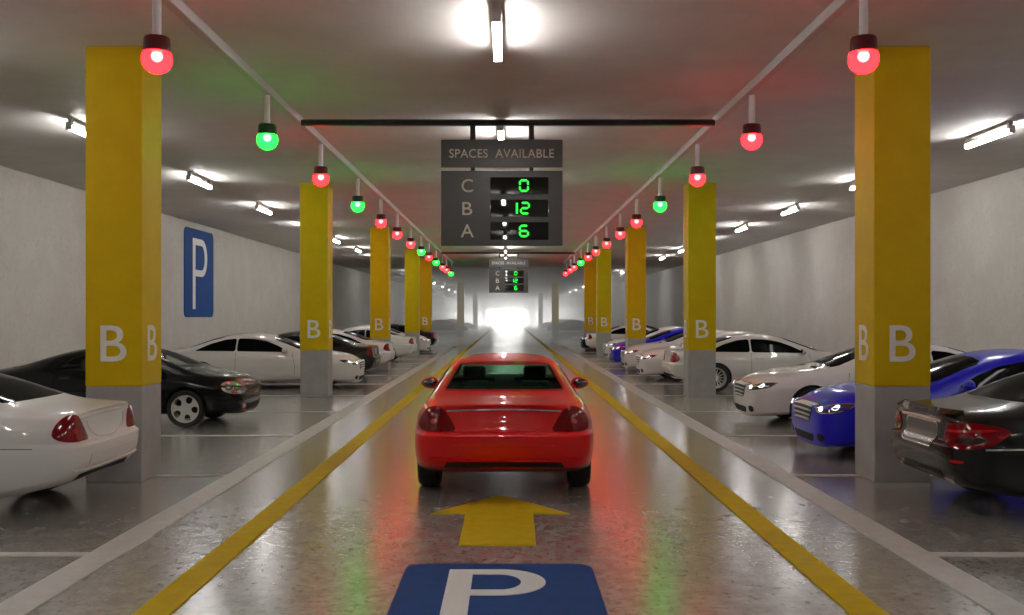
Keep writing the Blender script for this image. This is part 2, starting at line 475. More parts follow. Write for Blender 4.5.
def overhead_sign(y, cx, values, which):
    s = 14.64 / F                        # metres per photo pixel at the near sign
    bm = bmesh.new(); zb = CEIL - .15
    add_box(bm, 0, 0, 0, 6.08, .10, .08, .01)
    add_box(bm, 0, 0, -.02, 6.02, .13, .014, .003)
    add_box(bm, 0, 0, .035, 6.02, .13, .014, .003)
    o = finish(bm, 'cross_beam', M['black_metal'], loc=(0, y, zb))
    tag(o, f'black beam spanning the lane between the rails, holding the {which} spaces sign', 'beam')
    Z = lambda py: (315 - py) * s
    root = empty('availability_sign', (cx, y, H))
    tag(root, f'{which} dark grey hanging sign board counting free spaces in green digits', 'sign')
    hw = 60.7 * s; x_ = lambda px: (px - 502) * s
    bm = bmesh.new(); add_box(bm, 0, 0, (Z(140) + Z(167.5)) / 2, 2 * hw, .07, Z(140) - Z(167.5), .008); finish(bm, 'header_panel', M['signboard'], root)
    bm = bmesh.new(); add_box(bm, 0, 0, (Z(171) + Z(246)) / 2, 2 * hw, .07, Z(171) - Z(246), .008); finish(bm, 'main_panel', M['signboard'], root)
    top = zb - .04 - H
    for px in (473, 531.5):
        bm = bmesh.new(); add_box(bm, x_(px), 0, (top + Z(140)) / 2, .08, .035, top - Z(140) + .0, .004); finish(bm, 'hanger', M['black_metal'], root)
        bm = bmesh.new(); add_box(bm, x_(px), 0, (Z(167.5) + Z(171)) / 2, .06, .03, Z(167.5) - Z(171), .0); finish(bm, 'link_strap', M['black_metal'], root)
    yf = -.035
    for word, a, b in (('SPACES', 449.5, 488), ('AVAILABLE', 495.5, 554)):
        mt = Matrix.Translation((x_((a + b) / 2), yf - .003, Z(153.8))) @ FACE_CAM
        text_fit(word, (b - a) * s, 8.6 * s, .006, mt, 'header_lettering', M['sign_letter'], root, spacing=1.05, offset=.004)
    for ch, pz, wpx, (sa, sb), val in (('C', 186, 11.5, (177.5, 194.5), values[0]), ('B', 208.8, 10, (200, 217), values[1]), ('A', 231, 13, (222.5, 240), values[2])):
        mt = Matrix.Translation((x_(467.5), yf - .003, Z(pz))) @ FACE_CAM
        text_fit(ch, wpx * s, 13 * s, .006, mt, 'row_letter', M['sign_letter'], root, offset=.004)
        bm = bmesh.new(); add_box(bm, (x_(490.5) + x_(548.5)) / 2, yf - .004, (Z(sa) + Z(sb)) / 2, x_(548.5) - x_(490.5), .012, Z(sa) - Z(sb), .002)
        scr = finish(bm, 'screen', M['screen'], root)
        bm = bmesh.new()
        zc = (Z(sa) + Z(sb)) / 2
        if len(val) == 1: digit(bm, val, x_(524), zc, 8 * s, 10.5 * s, 2.1 * s, yf - .017, yf - .0115)
        else:
            digit(bm, val[0], x_(513), zc, 8 * s, 10.5 * s, 2.1 * s, yf - .017, yf - .0115)
            digit(bm, val[1], x_(525), zc, 8 * s, 10.5 * s, 2.1 * s, yf - .017, yf - .0115)
        finish(bm, 'digits', M['led_green'], scr)
    return root
overhead_sign(14.64, -.09, ('0', '12', '6'), 'near')
overhead_sign(45.4, .03, ('0', '12', '6'), 'far')

# ------------------------------------------------------------------ parking sign on the left wall
root = empty('parking_sign', (XL, 32.5, 3.2))
tag(root, 'tall blue panel with a white letter P on the left wall', 'sign')
bm = prism(round_rect(-1.52, -1.42, 1.52, 1.42, .22), XL * 0 + .002, .03, 'yz')
finish(bm, 'blue_panel', M['sign_blue'], root)
q = empty('tmp'); bpy.data.objects.remove(q)
po_ = letter_P(-.72, .80, -1.16, 1.12, .27, 1.22, .03, .036, 'yz', 'letter_p', M['letter_wall'], root)

for k in range(11):
    for nm, x in (('left', -6.6), ('centre', -.11), ('right', 7.6)):
        tube_light(x, 66 + 11.2 * k, f'tube light in the far haze, {ORD[k]} of the {nm} row there')
# ------------------------------------------------------------------ cars   (local x forward, y left, z up)
def eval_mesh(o, name):
    dg = bpy.context.evaluated_depsgraph_get()
    return bpy.data.meshes.new_from_object(o.evaluated_get(dg))

def cage(stations, dx_front, dx_rear):
    """stations: x, zb, ym, zlow, (y6,z6), (y7,z7), (y8,z8), (y9,z9), zt ; tail first"""
    bm = bmesh.new(); rings = []
    ns = len(stations)
    for i, s in enumerate(stations):
        x, zb, ym, zl, p6, p7, p8, p9, zt = s
        rows = [(0, zb), (.55 * ym, zb), (.86 * ym, zb + .005), (.955 * ym, zb + .07), (ym * .99, zl), (ym, .60), (ym * .992, .665), (ym * .25 + p6[0] * .75 - (.012 if i < 3 else 0), .70), p6, p7, p8, p9, (p9[0] * .5, zt - (zt - p9[1]) * .2), (0, zt)]
        ring = {}
        for j, (y, z) in enumerate(rows):
            d = 0
            if i < 3: d = dx_rear[j] * (1, .6, .15)[i]
            if i > ns - 4: d = -dx_front[j] * (1, .6, .15)[ns - 1 - i]
            for sg in (1, -1):
                if y == 0 and sg == -1: ring[(j, -1)] = ring[(j, 1)]; continue
                ring[(j, sg)] = bm.verts.new((x + d, sg * y, z))
        rings.append(ring)
    for A, B in zip(rings, rings[1:]):
        for sg in (1, -1):
            for j in range(13):
                bm.faces.new((A[(j, sg)], B[(j, sg)], B[(j + 1, sg)], A[(j + 1, sg)]))
    for R in (rings[0], rings[-1]):
        for j in range(13):
            vs = []
            for v in (R[(j, 1)], R[(j + 1, 1)], R[(j + 1, -1)], R[(j, -1)]):
                if v not in vs: vs.append(v)
            bm.faces.new(vs)
    cr = bm.edges.layers.float.new('crease_edge')
    def setc(v1, v2, c):
        e = bm.edges.get((v1, v2))
        if e: e[cr] = c
    for i in range(ns - 1):
        for sg in (1, -1):
            setc(rings[i][(9, sg)], rings[i + 1][(9, sg)], .35)
            setc(rings[i][(3, sg)], rings[i + 1][(3, sg)], .5)
            if i < 3: setc(rings[i][(6, sg)], rings[i + 1][(6, sg)], .6); setc(rings[i][(7, sg)], rings[i + 1][(7, sg)], .5)
    for sg in (1, -1):
        for j in range(13):
            setc(rings[0][(j, sg)], rings[0][(j + 1, sg)], .75 if j > 8 else .25)
    for j in (6, 7): setc(rings[0][(j, 1)], rings[0][(j, -1)], .6)
    bmesh.ops.recalc_face_normals(bm, faces=bm.faces)
    return bm

def body_mesh(stations, dxf, dxr, level=3):
    bm = cage(stations, dxf, dxr)
    me = bpy.data.meshes.new('body_cage'); bm.to_mesh(me); bm.free()
    o = bpy.data.objects.new('body_cage', me); link(o)
    md = o.modifiers.new('s', 'SUBSURF'); md.levels = level; md.render_levels = level
    bpy.context.view_layer.update()
    out = eval_mesh(o, 'body')
    bpy.data.objects.remove(o); bpy.data.meshes.remove(me)
    return out

def cut(me, cutters, paint, dark):
    me.materials.clear(); me.materials.append(paint); me.materials.append(dark)
    o = bpy.data.objects.new('body', me); link(o)
    tmp = []
    for cbm in cutters:
        bmesh.ops.recalc_face_normals(cbm, faces=cbm.faces)
        for f in cbm.faces: f.material_index = 1
        cm = bpy.data.meshes.new('cutter'); cbm.to_mesh(cm); cbm.free()
        cm.materials.append(paint); cm.materials.append(dark)
        c = bpy.data.objects.new('cutter', cm); link(c); tmp.append(c)
        md = o.modifiers.new('b', 'BOOLEAN'); md.operation = 'DIFFERENCE'; md.object = c; md.solver = 'EXACT'
    bpy.context.view_layer.update()
    out = eval_mesh(o, 'body')
    for c in tmp:
        m = c.data; bpy.data.objects.remove(c); bpy.data.meshes.remove(m)
    bpy.data.objects.remove(o)
    for p in out.polygons: p.use_smooth = True
    out.set_sharp_from_angle(angle=math.radians(42))
    return out

class Skin:
    """projects outlines onto the body surface"""
    def __init__(self, me):
        bm = bmesh.new(); bm.from_mesh(me); self.bvh = BVHTree.FromBMesh(bm); self.bm = bm
    def cast(self, mode, a, b):
        if mode in ('left', 'right'):
            s = 1 if mode == 'left' else -1
            o, d = Vector((a, 3 * s, b)), Vector((0, -s, 0))
        elif mode in ('front', 'rear'):
            s = 1 if mode == 'front' else -1
            o, d = Vector((4 * s, a, b)), Vector((-s, 0, 0))
        elif mode == 'top':
            o, d = Vector((a, b, 4)), Vector((0, 0, -1))
        else:                                              # ('radial', cx, cy, front/rear, side)
            _, cx, cy, fx, sy = mode
            t = math.radians(a); dr = Vector((fx * math.cos(t), sy * math.sin(t), 0))
            c = Vector((cx * fx, cy * sy, b)); o, d = c + dr * 3, -dr
        h, n, i, dist = self.bvh.ray_cast(o, d, 6)
        if h is None:
            h, n, i, dist = self.bvh.find_nearest(o + d * (1.8 if mode != 'top' else 2.7))
        if n.dot(d) > 0: n = -n
        return h, n, -d
    def panel(self, mode, pts, mat, name, parent, off=.004, thick=.012, step=.05, smooth=2, flat=False):
        if smooth: pts = smooth_outline(pts, smooth, .012 if isinstance(mode, tuple) else 1)
        bm = bmesh.new()
        vs = [bm.verts.new((a, b, 0)) for a, b in pts]
        bm.faces.new(vs)
        sa = step * (60 if isinstance(mode, tuple) else 1)
        for ax, st in ((0, sa), (1, step)):
            lo = min(p[ax] for p in pts); hi = max(p[ax] for p in pts)
            k = 1
            while lo + k * st < hi - st * .2:
                co = Vector((0, 0, 0)); co[ax] = lo + k * st; no = Vector((0, 0, 0)); no[ax] = 1
                bmesh.ops.bisect_plane(bm, geom=bm.verts[:] + bm.edges[:] + bm.faces[:], plane_co=co, plane_no=no); k += 1
        bmesh.ops.triangulate(bm, faces=[f for f in bm.faces if len(f.verts) > 4])
        bot = {}
        top_faces = bm.faces[:]
        bnd = [e for e in bm.edges if len(e.link_faces) == 1]
        data = {v: self.cast(mode, v.co.x, v.co.y) for v in bm.verts}
        for v, (h, n, d) in list(data.items()):
            v.co = h + n * off
            bot[v] = bm.verts.new(h + n * (off - thick))
        for f in top_faces: bm.faces.new([bot[v] for v in f.verts][::-1])
        for e in bnd: bm.faces.new((e.verts[0], e.verts[1], bot[e.verts[1]], bot[e.verts[0]]))
        return finish(bm, name, mat, parent, True, 40)
    def both(self, pts, *a, **k):
        return [self.panel(m, pts, *a, **k) for m in ('left', 'right')]
    def corner(self, fx, cx, cy, pts, *a, **k):
        return [self.panel(('radial', cx, cy, fx, s), pts, *a, **k) for s in (1, -1)]
    def strip(self, mode, path, w, mat, name, parent, **k):
        """a narrow band following a path"""
        L, R = [], []
        for i, p in enumerate(path):
            a = Vector(path[max(i - 1, 0)]); b = Vector(path[min(i + 1, len(path) - 1)])
            t = (b - a).normalized(); n = Vector((-t.y, t.x)) * w / 2
            L.append((p[0] + n.x, p[1] + n.y)); R.append((p[0] - n.x, p[1] - n.y))
        return self.panel(mode, L + R[::-1], mat, name, parent, smooth=0, **k)

def arc_pts(x0, x1, z0, dz, n=10):
    return [(x0 + (x1 - x0) * k / n, z0 + dz * (1 - (2 * k / n - 1) ** 2)) for k in range(n + 1)]

def wheel_meshes(parent, R, W, style, rim_mat):
    """one wheel about the y axis, outer face at +y"""
    bm = bmesh.new(); rr = R * .73; h = W / 2
    add_lathe(bm, [(rr, -h * .8), (R * .93, -h), (R * .985, -h * .8), (R, -h * .5), (R, h * .5), (R * .985, h * .8), (R * .93, h), (rr + .008, h * .86), (rr, h * .7)], 40, 'y')
    # tread grooves
    t = finish(bm, 'wheel', M['tyre'], parent, True, 50)
    bm = bmesh.new()
    add_lathe(bm, [(rr + .004, h * .80), (rr - .006, h * .86), (rr - .018, h * .78), (rr - .022, -h * .8), (rr + .004, -h * .8)], 40, 'y')
    add_lathe(bm, [(0, h * .55), (.035, h * .55), (.055, h * .40), (.06, h * .1), (0, h * .1)], 20, 'y')
    if style == 'multi':
        n = 14
        for k in range(n):
            a = 2 * PI * k / n
            for da in (-.07, .07):
                m = Matrix.Rotation(a, 4, 'Y')
                vs = [(-.010, h * .48, .04), (.010, h * .48, .04), (.009 + da * .3, h * .72, rr - .015), (-.009 + da * .3, h * .72, rr - .015)]
                A = [bm.verts.new(m @ Vector(v)) for v in vs]; B = [bm.verts.new(m @ (Vector(v) - Vector((0, .03, 0)))) for v in vs]
                bm.faces.new(A); bm.faces.new(B[::-1])
                for i in range(4): bm.faces.new((A[i], B[i], B[(i + 1) % 4], A[(i + 1) % 4]))
                break
    else:                                                   # wide five spoke with round openings
        n = 5
        ro, ri = rr - .012, .07
        for k in range(n):
            a0 = 2 * PI * k / n
            m = Matrix.Rotation(a0, 4, 'Y')
            out = []
            hw = .62
            for t_ in range(9):
                q = -hw + 2 * hw * t_ / 8
                out.append((ro * math.sin(q), ro * math.cos(q)))
            pts = out + [(.10, .15), (.052, .10), (.04, .03), (-.04, .03), (-.052, .10), (-.10, .15)]
            pts = out + [(.075, .86 * ro), (.040, .70 * ro), (.034, .50 * ro), (.05, .36 * ro), (.03, .0), (-.03, .0), (-.05, .36 * ro), (-.034, .50 * ro), (-.040, .70 * ro), (-.075, .86 * ro)]
            A = [bm.verts.new(m @ Vector((x, h * .72, z))) for x, z in pts]
            B = [bm.verts.new(m @ Vector((x, h * .40, z))) for x, z in pts]
            bm.faces.new(A); bm.faces.new(B[::-1])
            for i in range(len(pts)): bm.faces.new((A[i], B[i], B[(i + 1) % len(pts)], A[(i + 1) % len(pts)]))
    r = finish(bm, 'rim', rim_mat, t, True, 30)
    bm = bmesh.new(); add_lathe(bm, [(0, h * .02), (rr * .72, h * .02), (rr * .72, -h * .1), (0, -h * .1)], 24, 'y')
    d = finish(bm, 'brake_disc', M['dark'] if style != 'multi' else M['black_metal'], t, True, 40)
    return t

def add_wheels(root, xs, R, W, yo, style, rim_mat):
    proto = wheel_meshes(root, R, W, style, rim_mat)
    kids = ALL_CHILDREN(proto)
    first = True
    for x in xs:
        for s in (1, -1):
            if first: w_ = proto; first = False
            else: w_ = copy_tree(proto, root)
            w_.location = (x, s * (yo - W / 2), R)
            w_.rotation_euler = (0, random.uniform(0, 1), 0 if s > 0 else PI)

def mirrors(root, x, y, z, paint, s=1.0):
    for sg in (1, -1):
        bm = bmesh.new()
        bmesh.ops.create_uvsphere(bm, u_segments=20, v_segments=14, radius=1)
        for v in bm.verts:
            c = v.co
            xx = c.x * .085
            if c.x < 0: xx *= .35
            v.co = Vector((x + xx * s, sg * (y + .17 + c.y * .115 * s), z + .07 + c.z * .075 * s * (1 - .25 * c.y * 1)))
        add_box(bm, x - .0, sg * (y + .055), z + .02, .06, .13, .035, .010)
        m_ = finish(bm, 'mirror', paint, root, True, 50)
        bm = bmesh.new()
        add_lathe(bm, [(0, -.004), (.9, -.003), (1, 0), (.9, .002), (0, .002)], 20, 'x')
        for v in bm.verts:
            v.co = Vector((x - .031 * s + v.co.x, sg * (y + .17 + v.co.y * .090 * s), z + .07 + v.co.z * .056 * s))
        finish(bm, 'mirror_glass', M['mirror'], m_, True, 40)

def wheel_cutters(xs, R, depth_in, yout):
    out = []
    for x in xs:
        for s in (1, -1):
            bm = bmesh.new(); a, b = sorted((s * depth_in, s * yout))
            add_lathe(bm, [(0, a), (R, a), (R, b), (0, b)], 40, 'y', center=(x, 0, .335))
            out.append(bm)
    return out

def base_bits(root, x0, x1):
    """flat dark underbody between the axles"""

CP = [  # coupe
    (-2.47, .36, .66, .50, (.68, .78), (.63, .92), (.50, .955), (.36, .962), .965),
    (-2.42, .33, .85, .46, (.81, .79), (.755, .925), (.62, .965), (.42, .975), .978),
    (-2.24, .29, .92, .43, (.895, .80), (.815, .93), (.70, .968), (.46, .985), .99),
    (-1.98, .24, .95, .42, (.92, .815), (.845, .94), (.73, .98), (.49, 1.0), 1.005),
    (-1.80, .20, .955, .42, (.93, .82), (.85, .94), (.755, .995), (.62, 1.03), 1.04),
    (-1.45, .19, .955, .42, (.93, .82), (.85, .94), (.735, 1.07), (.605, 1.155), 1.18),
    (-1.08, .19, .945, .42, (.92, .815), (.848, .93), (.715, 1.14), (.585, 1.275), 1.305),
    (-.62, .19, .935, .42, (.92, .81), (.848, .925), (.705, 1.175), (.565, 1.355), 1.398),
    (-.18, .19, .935, .42, (.92, .81), (.848, .92), (.705, 1.17), (.56, 1.37), 1.41),
    (.22, .19, .935, .42, (.92, .80), (.848, .91), (.705, 1.13), (.575, 1.295), 1.35),
    (.60, .19, .94, .42, (.92, .795), (.85, .90), (.73, 1.06), (.63, 1.165), 1.225),
    (.98, .20, .945, .42, (.92, .785), (.852, .885), (.76, .975), (.66, 1.03), 1.075),
    (1.22, .20, .945, .42, (.915, .775), (.845, .875), (.74, .945), (.58, .97), .985),
    (1.65, .21, .94, .42, (.90, .755), (.825, .85), (.70, .905), (.50, .925), .935),
    (2.05, .18, .91, .41, (.86, .72), (.775, .795), (.65, .845), (.46, .865), .875),
    (2.34, .16, .83, .34, (.76, .65), (.66, .715), (.54, .755), (.38, .775), .785),
    (2.46, .15, .63, .33, (.56, .60), (.48, .645), (.39, .675), (.28, .69), .695),
]
CP = [(a, b, c * .975, d, (e[0] * .98, e[1]), (f[0] * .98, f[1]), g, h, i) for a, b, c, d, e, f, g, h, i in CP]
DXF = [.12, .08, .05, .03, .0, .0, .01, .03, .05, .09, .12, .13, .13, .13]
DXR = [.16, .14, .10, .05, .0, -.02, -.02, .035, .055, .075, .055, .045, .04, .04]

def coupe(paint, name='car', glass='black_glass', see=False, nose='grille'):
    base = body_mesh(CP, DXF, DXR)
    sk = Skin(base)
    rearglass = [(-.655, 1.05), (.655, 1.05), (.525, 1.295), (.30, 1.318), (0, 1.325), (-.30, 1.318), (-.525, 1.295)]
    cutters = wheel_cutters((-1.40, 1.46), .375, .62, 1.2)
    if see:
        cutters.append(prism([(-.62, 1.068), (.62, 1.068), (.50, 1.292), (-.50, 1.292)], -2.2, 1.5, 'yz'))
    me = cut(base, cutters, paint, M['dark'])
    root = empty(name)
    body = bpy.data.objects.new('body', me); link(body); body.parent = root
    gm = M['tint_glass'] if see else M[glass]
    sk.panel('rear', rearglass, gm, 'rear_window', root, smooth=1, off=.004, thick=.008)
    ws = [(-.70, .985), (-.35, 1.02), (0, 1.03), (.35, 1.02), (.70, .985), (.53, 1.255), (.28, 1.30), (0, 1.31), (-.28, 1.30), (-.53, 1.255)]
    sk.panel('front', ws, gm if see else M['black_glass'], 'windshield', root, smooth=1, off=.004, thick=.008)
    # side windows: rear quarter and door glass
    sk.both([(-1.58, .962), (-.57, .952), (-.57, 1.262), (-.85, 1.235), (-1.2, 1.135)], M['black_glass'], 'side_window', root, smooth=1, off=.004)
    sk.both([(-.53, .952), (.72, .932), (.70, .97), (.45, 1.095), (.16, 1.20), (-.18, 1.258), (-.53, 1.265)], M['black_glass'], 'side_window', root, smooth=1, off=.004)
    for m in ('left', 'right'):
        sk.strip(m, [(-.55, .34), (-.55, .60), (-.55, .93)], .008, M['dark'], 'door_seam', root, off=.001)
        sk.strip(m, [(.90, .34), (.92, .60), (.84, .90)], .008, M['dark'], 'door_seam', root, off=.001)
        sk.panel(m, [(-.46, .80), (-.24, .80), (-.24, .83), (-.46, .83)], paint, 'door_handle', root, off=.022, thick=.02, smooth=1)
        sk.strip(m, arc_pts(-.98, 1.02, .345, .0, 8), .022, paint, 'sill_trim', root, off=.012)
        sk.strip(m, [(-2.12, .665), (-1.9, .668), (-1.7, .67)], .006, M['dark'], 'bumper_seam', root, off=.001)
    # tail
    tl = [(17, .705), (23, .81), (31, .925), (36, .945), (45, .935), (52, .885), (57, .79), (54, .74), (46, .71), (34, .70)]
    for o in sk.corner(-1, 1.9, .30, tl, M['tail_red'], 'taillight', root, smooth=1, off=.010, thick=.03):
        pass
    for s in (1, -1):
        sk.panel(('radial', 1.9, .30, -1, s), [(35, .79), (39, .775), (41, .80), (39, .825), (36, .82)], M['tail_bright'], 'lamp_spot', root, smooth=2, off=.013, thick=.004)
    sk.strip('rear', arc_pts(-.56, .56, .902, .018), .016, M['chrome'] if see else paint, 'trunk_trim', root, off=.014, thick=.03)
    sk.strip('rear', [(-.43, .875), (-.415, .82), (-.37, .765), (-.28, .725), (-.14, .705), (0, .70), (.14, .705), (.28, .725), (.37, .765), (.415, .82), (.43, .875)], .020, paint, 'plate_surround', root, off=.014, thick=.02)
    sk.panel('rear', [(-.50, .475), (.50, .475), (.50, .575), (-.50, .575)], paint, 'bumper_pad', root, smooth=0, off=.008, thick=.02)
    sk.strip('rear', [(-.74, .445), (-.4, .425), (0, .42), (.4, .425), (.74, .445)], .018, paint, 'bumper_lip', root, off=.016, thick=.03)
    sk.panel('rear', [(-.60, .34), (.60, .34), (.57, .395), (-.57, .395)], M['dark'], 'diffuser', root, smooth=0, off=.006, thick=.02)
    # nose
    gr = [(-.29, .47), (.29, .47), (.385, .64), (.34, .705), (-.34, .705), (-.385, .64)]
    g_ = sk.panel('front', gr, M['black_plastic'], 'grille', root, smooth=1, off=.006, thick=.02)
    for z, wd in ((.495, .285), (.553, .32), (.612, .35), (.672, .355)):
        sk.strip('front', arc_pts(-wd, wd, z, .006), .022, M['slat'], 'grille_slat', g_, off=.024, thick=.022)
    hl = [(22, .635), (30, .60), (45, .61), (58, .66), (70, .735), (60, .745), (44, .725), (30, .69)]
    for s in (1, -1):
        h_ = sk.panel(('radial', 1.75, .20, 1, s), hl, M['lamp_silver'], 'headlight', root, smooth=1, off=.004, thick=.02)
        sk.panel(('radial', 1.75, .20, 1, s), [(a + (44 - a) * .12, b + (.668 - b) * .14) for a, b in hl], M['lamp_dark'], 'lens', h_, smooth=1, off=.007, thick=.006)
        for a, b in ((33, .655), (48, .682)):
            sk.panel(('radial', 1.75, .20, 1, s), [(a - 3, b - .028), (a + 3, b - .028), (a + 3.2, b + .028), (a - 2.4, b + .028)], M['lamp_white'], 'lamp', h_, smooth=2, off=.012, thick=.006)
    sk.panel('front', [(-.36, .215), (.36, .215), (.42, .315), (-.42, .315)], M['dark'], 'air_intake', root, smooth=1, off=.005, thick=.02)
    for s in (1, -1):
        sk.panel('front', [(s * .54, .245), (s * .68, .245), (s * .69, .345), (s * .53, .345)][::s], M['dark'], 'fog_lamp_recess', root, smooth=2, off=.006, thick=.02)
        sk.panel('top', [(1.24, s * .20), (1.31, s * .20), (1.33, s * .52), (1.25, s * .52)][::s], M['dark'], 'hood_vent', root, smooth=1, off=.004, thick=.01)
    add_wheels(root, (-1.40, 1.46), .335, .23, .918, 'multi', M['rim'])
    mirrors(root, .66, .80, .90, paint)
    if see:
        for s in (1, -1):
            bm = bmesh.new(); add_box(bm, -.45, s * .36, 1.17, .10, .27, .15, .045, seg=3); add_box(bm, -.45, s * .36, 1.07, .12, .50, .10, .03); finish(bm, 'headrest', M['seat'], root, True)
            bm = bmesh.new(); add_box(bm, -1.2, s * .33, 1.085, .12, .30, .08, .03, seg=3); finish(bm, 'headrest', M['seat'], root, True)
        bm = bmesh.new(); add_box(bm, .85, 0, 1.02, .25, 1.2, .06, .02); finish(bm, 'dashboard', M['seat'], root)
    return root

SD = [  # sedan, tail lamps reach far round the side
    (-2.30, .34, .62, .50, (.66, .76), (.62, .88), (.50, .935), (.36, .955), .965),
    (-2.24, .30, .80, .46, (.79, .77), (.74, .895), (.62, .955), (.42, .98), .988),
    (-2.05, .27, .88, .43, (.87, .78), (.80, .91), (.70, .965), (.48, .99), 1.0),
    (-1.80, .22, .905, .42, (.89, .80), (.83, .93), (.735, .985), (.52, 1.01), 1.02),
    (-1.55, .20, .91, .42, (.90, .81), (.835, .94), (.745, 1.01), (.60, 1.06), 1.07),
    (-1.20, .19, .91, .42, (.90, .82), (.835, .95), (.735, 1.11), (.61, 1.21), 1.23),
    (-.80, .19, .905, .42, (.895, .82), (.835, .955), (.715, 1.19), (.59, 1.34), 1.37),
    (-.35, .19, .90, .42, (.89, .83), (.835, .97), (.705, 1.24), (.57, 1.41), 1.44),
    (.10, .19, .90, .42, (.89, .82), (.835, .965), (.705, 1.225), (.57, 1.405), 1.44),
    (.50, .19, .90, .42, (.89, .81), (.835, .955), (.71, 1.17), (.59, 1.32), 1.37),
    (.90, .19, .90, .42, (.89, .80), (.835, .94), (.735, 1.08), (.64, 1.17), 1.22),
    (1.22, .19, .90, .42, (.89, .79), (.83, .92), (.74, 1.01), (.62, 1.05), 1.08),
    (1.50, .20, .90, .42, (.885, .77), (.82, .885), (.71, .945), (.52, .965), .98),
    (1.85, .21, .88, .42, (.85, .74), (.78, .835), (.67, .885), (.48, .905), .915),
    (2.10, .20, .83, .40, (.78, .69), (.70, .77), (.60, .815), (.43, .835), .842),
    (2.24, .20, .74, .37, (.66, .64), (.59, .71), (.50, .75), (.36, .765), .77),
    (2.31, .21, .56, .36, (.50, .60), (.44, .65), (.36, .68), (.27, .69), .695),
]
def sedan(paint):
    base = body_mesh(SD, DXF, [.14, .12, .08, .04, 0, -.02, -.01, .04, .05, .05, .03, .01, 0, 0])
    sk = Skin(base)
    me = cut(base, wheel_cutters((-1.33, 1.42), .365, .60, 1.2), paint, M['dark'])
    root = empty('car'); body = bpy.data.objects.new('body', me); link(body); body.parent = root
    sk.panel('rear', [(-.66, 1.06), (.66, 1.06), (.52, 1.375), (.25, 1.40), (-.25, 1.40), (-.52, 1.375)], M['black_glass'], 'rear_window', root, smooth=1, off=.004)
    sk.panel('front', [(-.68, 1.06), (0, 1.09), (.68, 1.06), (.54, 1.32), (.25, 1.365), (-.25, 1.365), (-.54, 1.32)], M['black_glass'], 'windshield', root, smooth=1)
    sk.both([(-1.22, 1.05), (-.16, 1.03), (-.16, 1.30), (-.50, 1.29), (-.85, 1.20)], M['black_glass'], 'side_window', root, smooth=1)
    sk.both([(-.10, 1.03), (.98, 1.0), (.72, 1.13), (.42, 1.24), (.10, 1.295), (-.10, 1.30)], M['black_glass'], 'side_window', root, smooth=1)
    for m in ('left', 'right'):
        for x in (-.13, 1.02): sk.strip(m, [(x, .34), (x, .6), (x, .93)], .008, M['dark'], 'door_seam', root, off=.001)
        for x in (-.95, .10): sk.panel(m, [(x, .84), (x + .22, .84), (x + .22, .87), (x, .87)], M['chrome'], 'door_handle', root, off=.022, thick=.02, smooth=1)
        sk.strip(m, arc_pts(-.9, 1.0, .30, .0, 6), .02, M['chrome'], 'sill_trim', root, off=.01)
        sk.strip(m, [(-2.05, .66), (-1.9, .665), (-1.72, .67)], .014, M['chrome'], 'bumper_trim', root, off=.006)
    tl = [(22, .70), (25, .80), (30, .87), (52, .885), (72, .865), (84, .82), (76, .76), (66, .68), (44, .65)]
    for s in (1, -1):
        t_ = sk.panel(('radial', 1.75, .28, -1, s), tl, M['tail_red'], 'taillight', root, smooth=1, off=.008, thick=.03)
        md = ('radial', 1.75, .28, -1, s)
        sk.panel(md, [(30, .735), (60, .765), (66, .735), (55, .705), (34, .70)], M['tail_dark'], 'lens_band', t_, smooth=1, off=.012, thick=.004)
        sk.panel(md, [(28, .81), (66, .835), (72, .825), (66, .815), (30, .79)], M['tail_bright'], 'lens_stripe', t_, smooth=0, off=.012, thick=.004)
        sk.panel(md, [(36, .53), (48, .53), (48, .555), (36, .555)], M['tail_bright'], 'reflector', root, smooth=1, off=.006, thick=.01)
        sk.panel('rear', [(s * .48, .33), (s * .64, .33), (s * .64, .38), (s * .48, .38)][::s], M['chrome'], 'exhaust_tip', root, smooth=1, off=.02, thick=.06)
    pr = sk.panel('rear', [(-.34, .62), (.34, .62), (.36, .86), (-.36, .86)], M['chrome'], 'plate_surround', root, smooth=1, off=.006, thick=.02)
    sk.panel('rear', [(-.325, .635), (.325, .635), (.345, .845), (-.345, .845)], M['plate_dark'], 'plate_recess', pr, smooth=1, off=.010, thick=.01)
    sk.strip('rear', arc_pts(-.44, .44, .875, .01), .03, M['chrome'], 'trunk_trim', root, off=.016, thick=.03)
    sk.strip('rear', arc_pts(-.62, .62, .945, .012), .03, paint, 'trunk_spoiler', root, off=.03, thick=.05)
    sk.panel('rear', [(-.45, .33), (.45, .33), (.42, .42), (-.42, .42)], M['black_plastic'], 'diffuser', root, smooth=0, off=.006)
    g_ = sk.panel('front', [(-.27, .50), (.27, .50), (.34, .66), (.30, .70), (-.30, .70), (-.34, .66)], M['black_plastic'], 'grille', root, smooth=1, off=.006, thick=.02)
    for z in (.53, .58, .63, .68): sk.strip('front', arc_pts(-.29, .29, z, .004), .016, M['chrome'], 'grille_slat', g_, off=.02)
    for s in (1, -1):
        sk.panel(('radial', 1.6, .2, 1, s), [(24, .62), (32, .595), (50, .61), (66, .70), (54, .725), (30, .70)], M['lamp_dark'], 'headlight', root, smooth=1, off=.005)
    add_wheels(root, (-1.33, 1.42), .325, .22, .89, 'multi', M['rim'])
    mirrors(root, .88, .80, .95, paint)
    return root

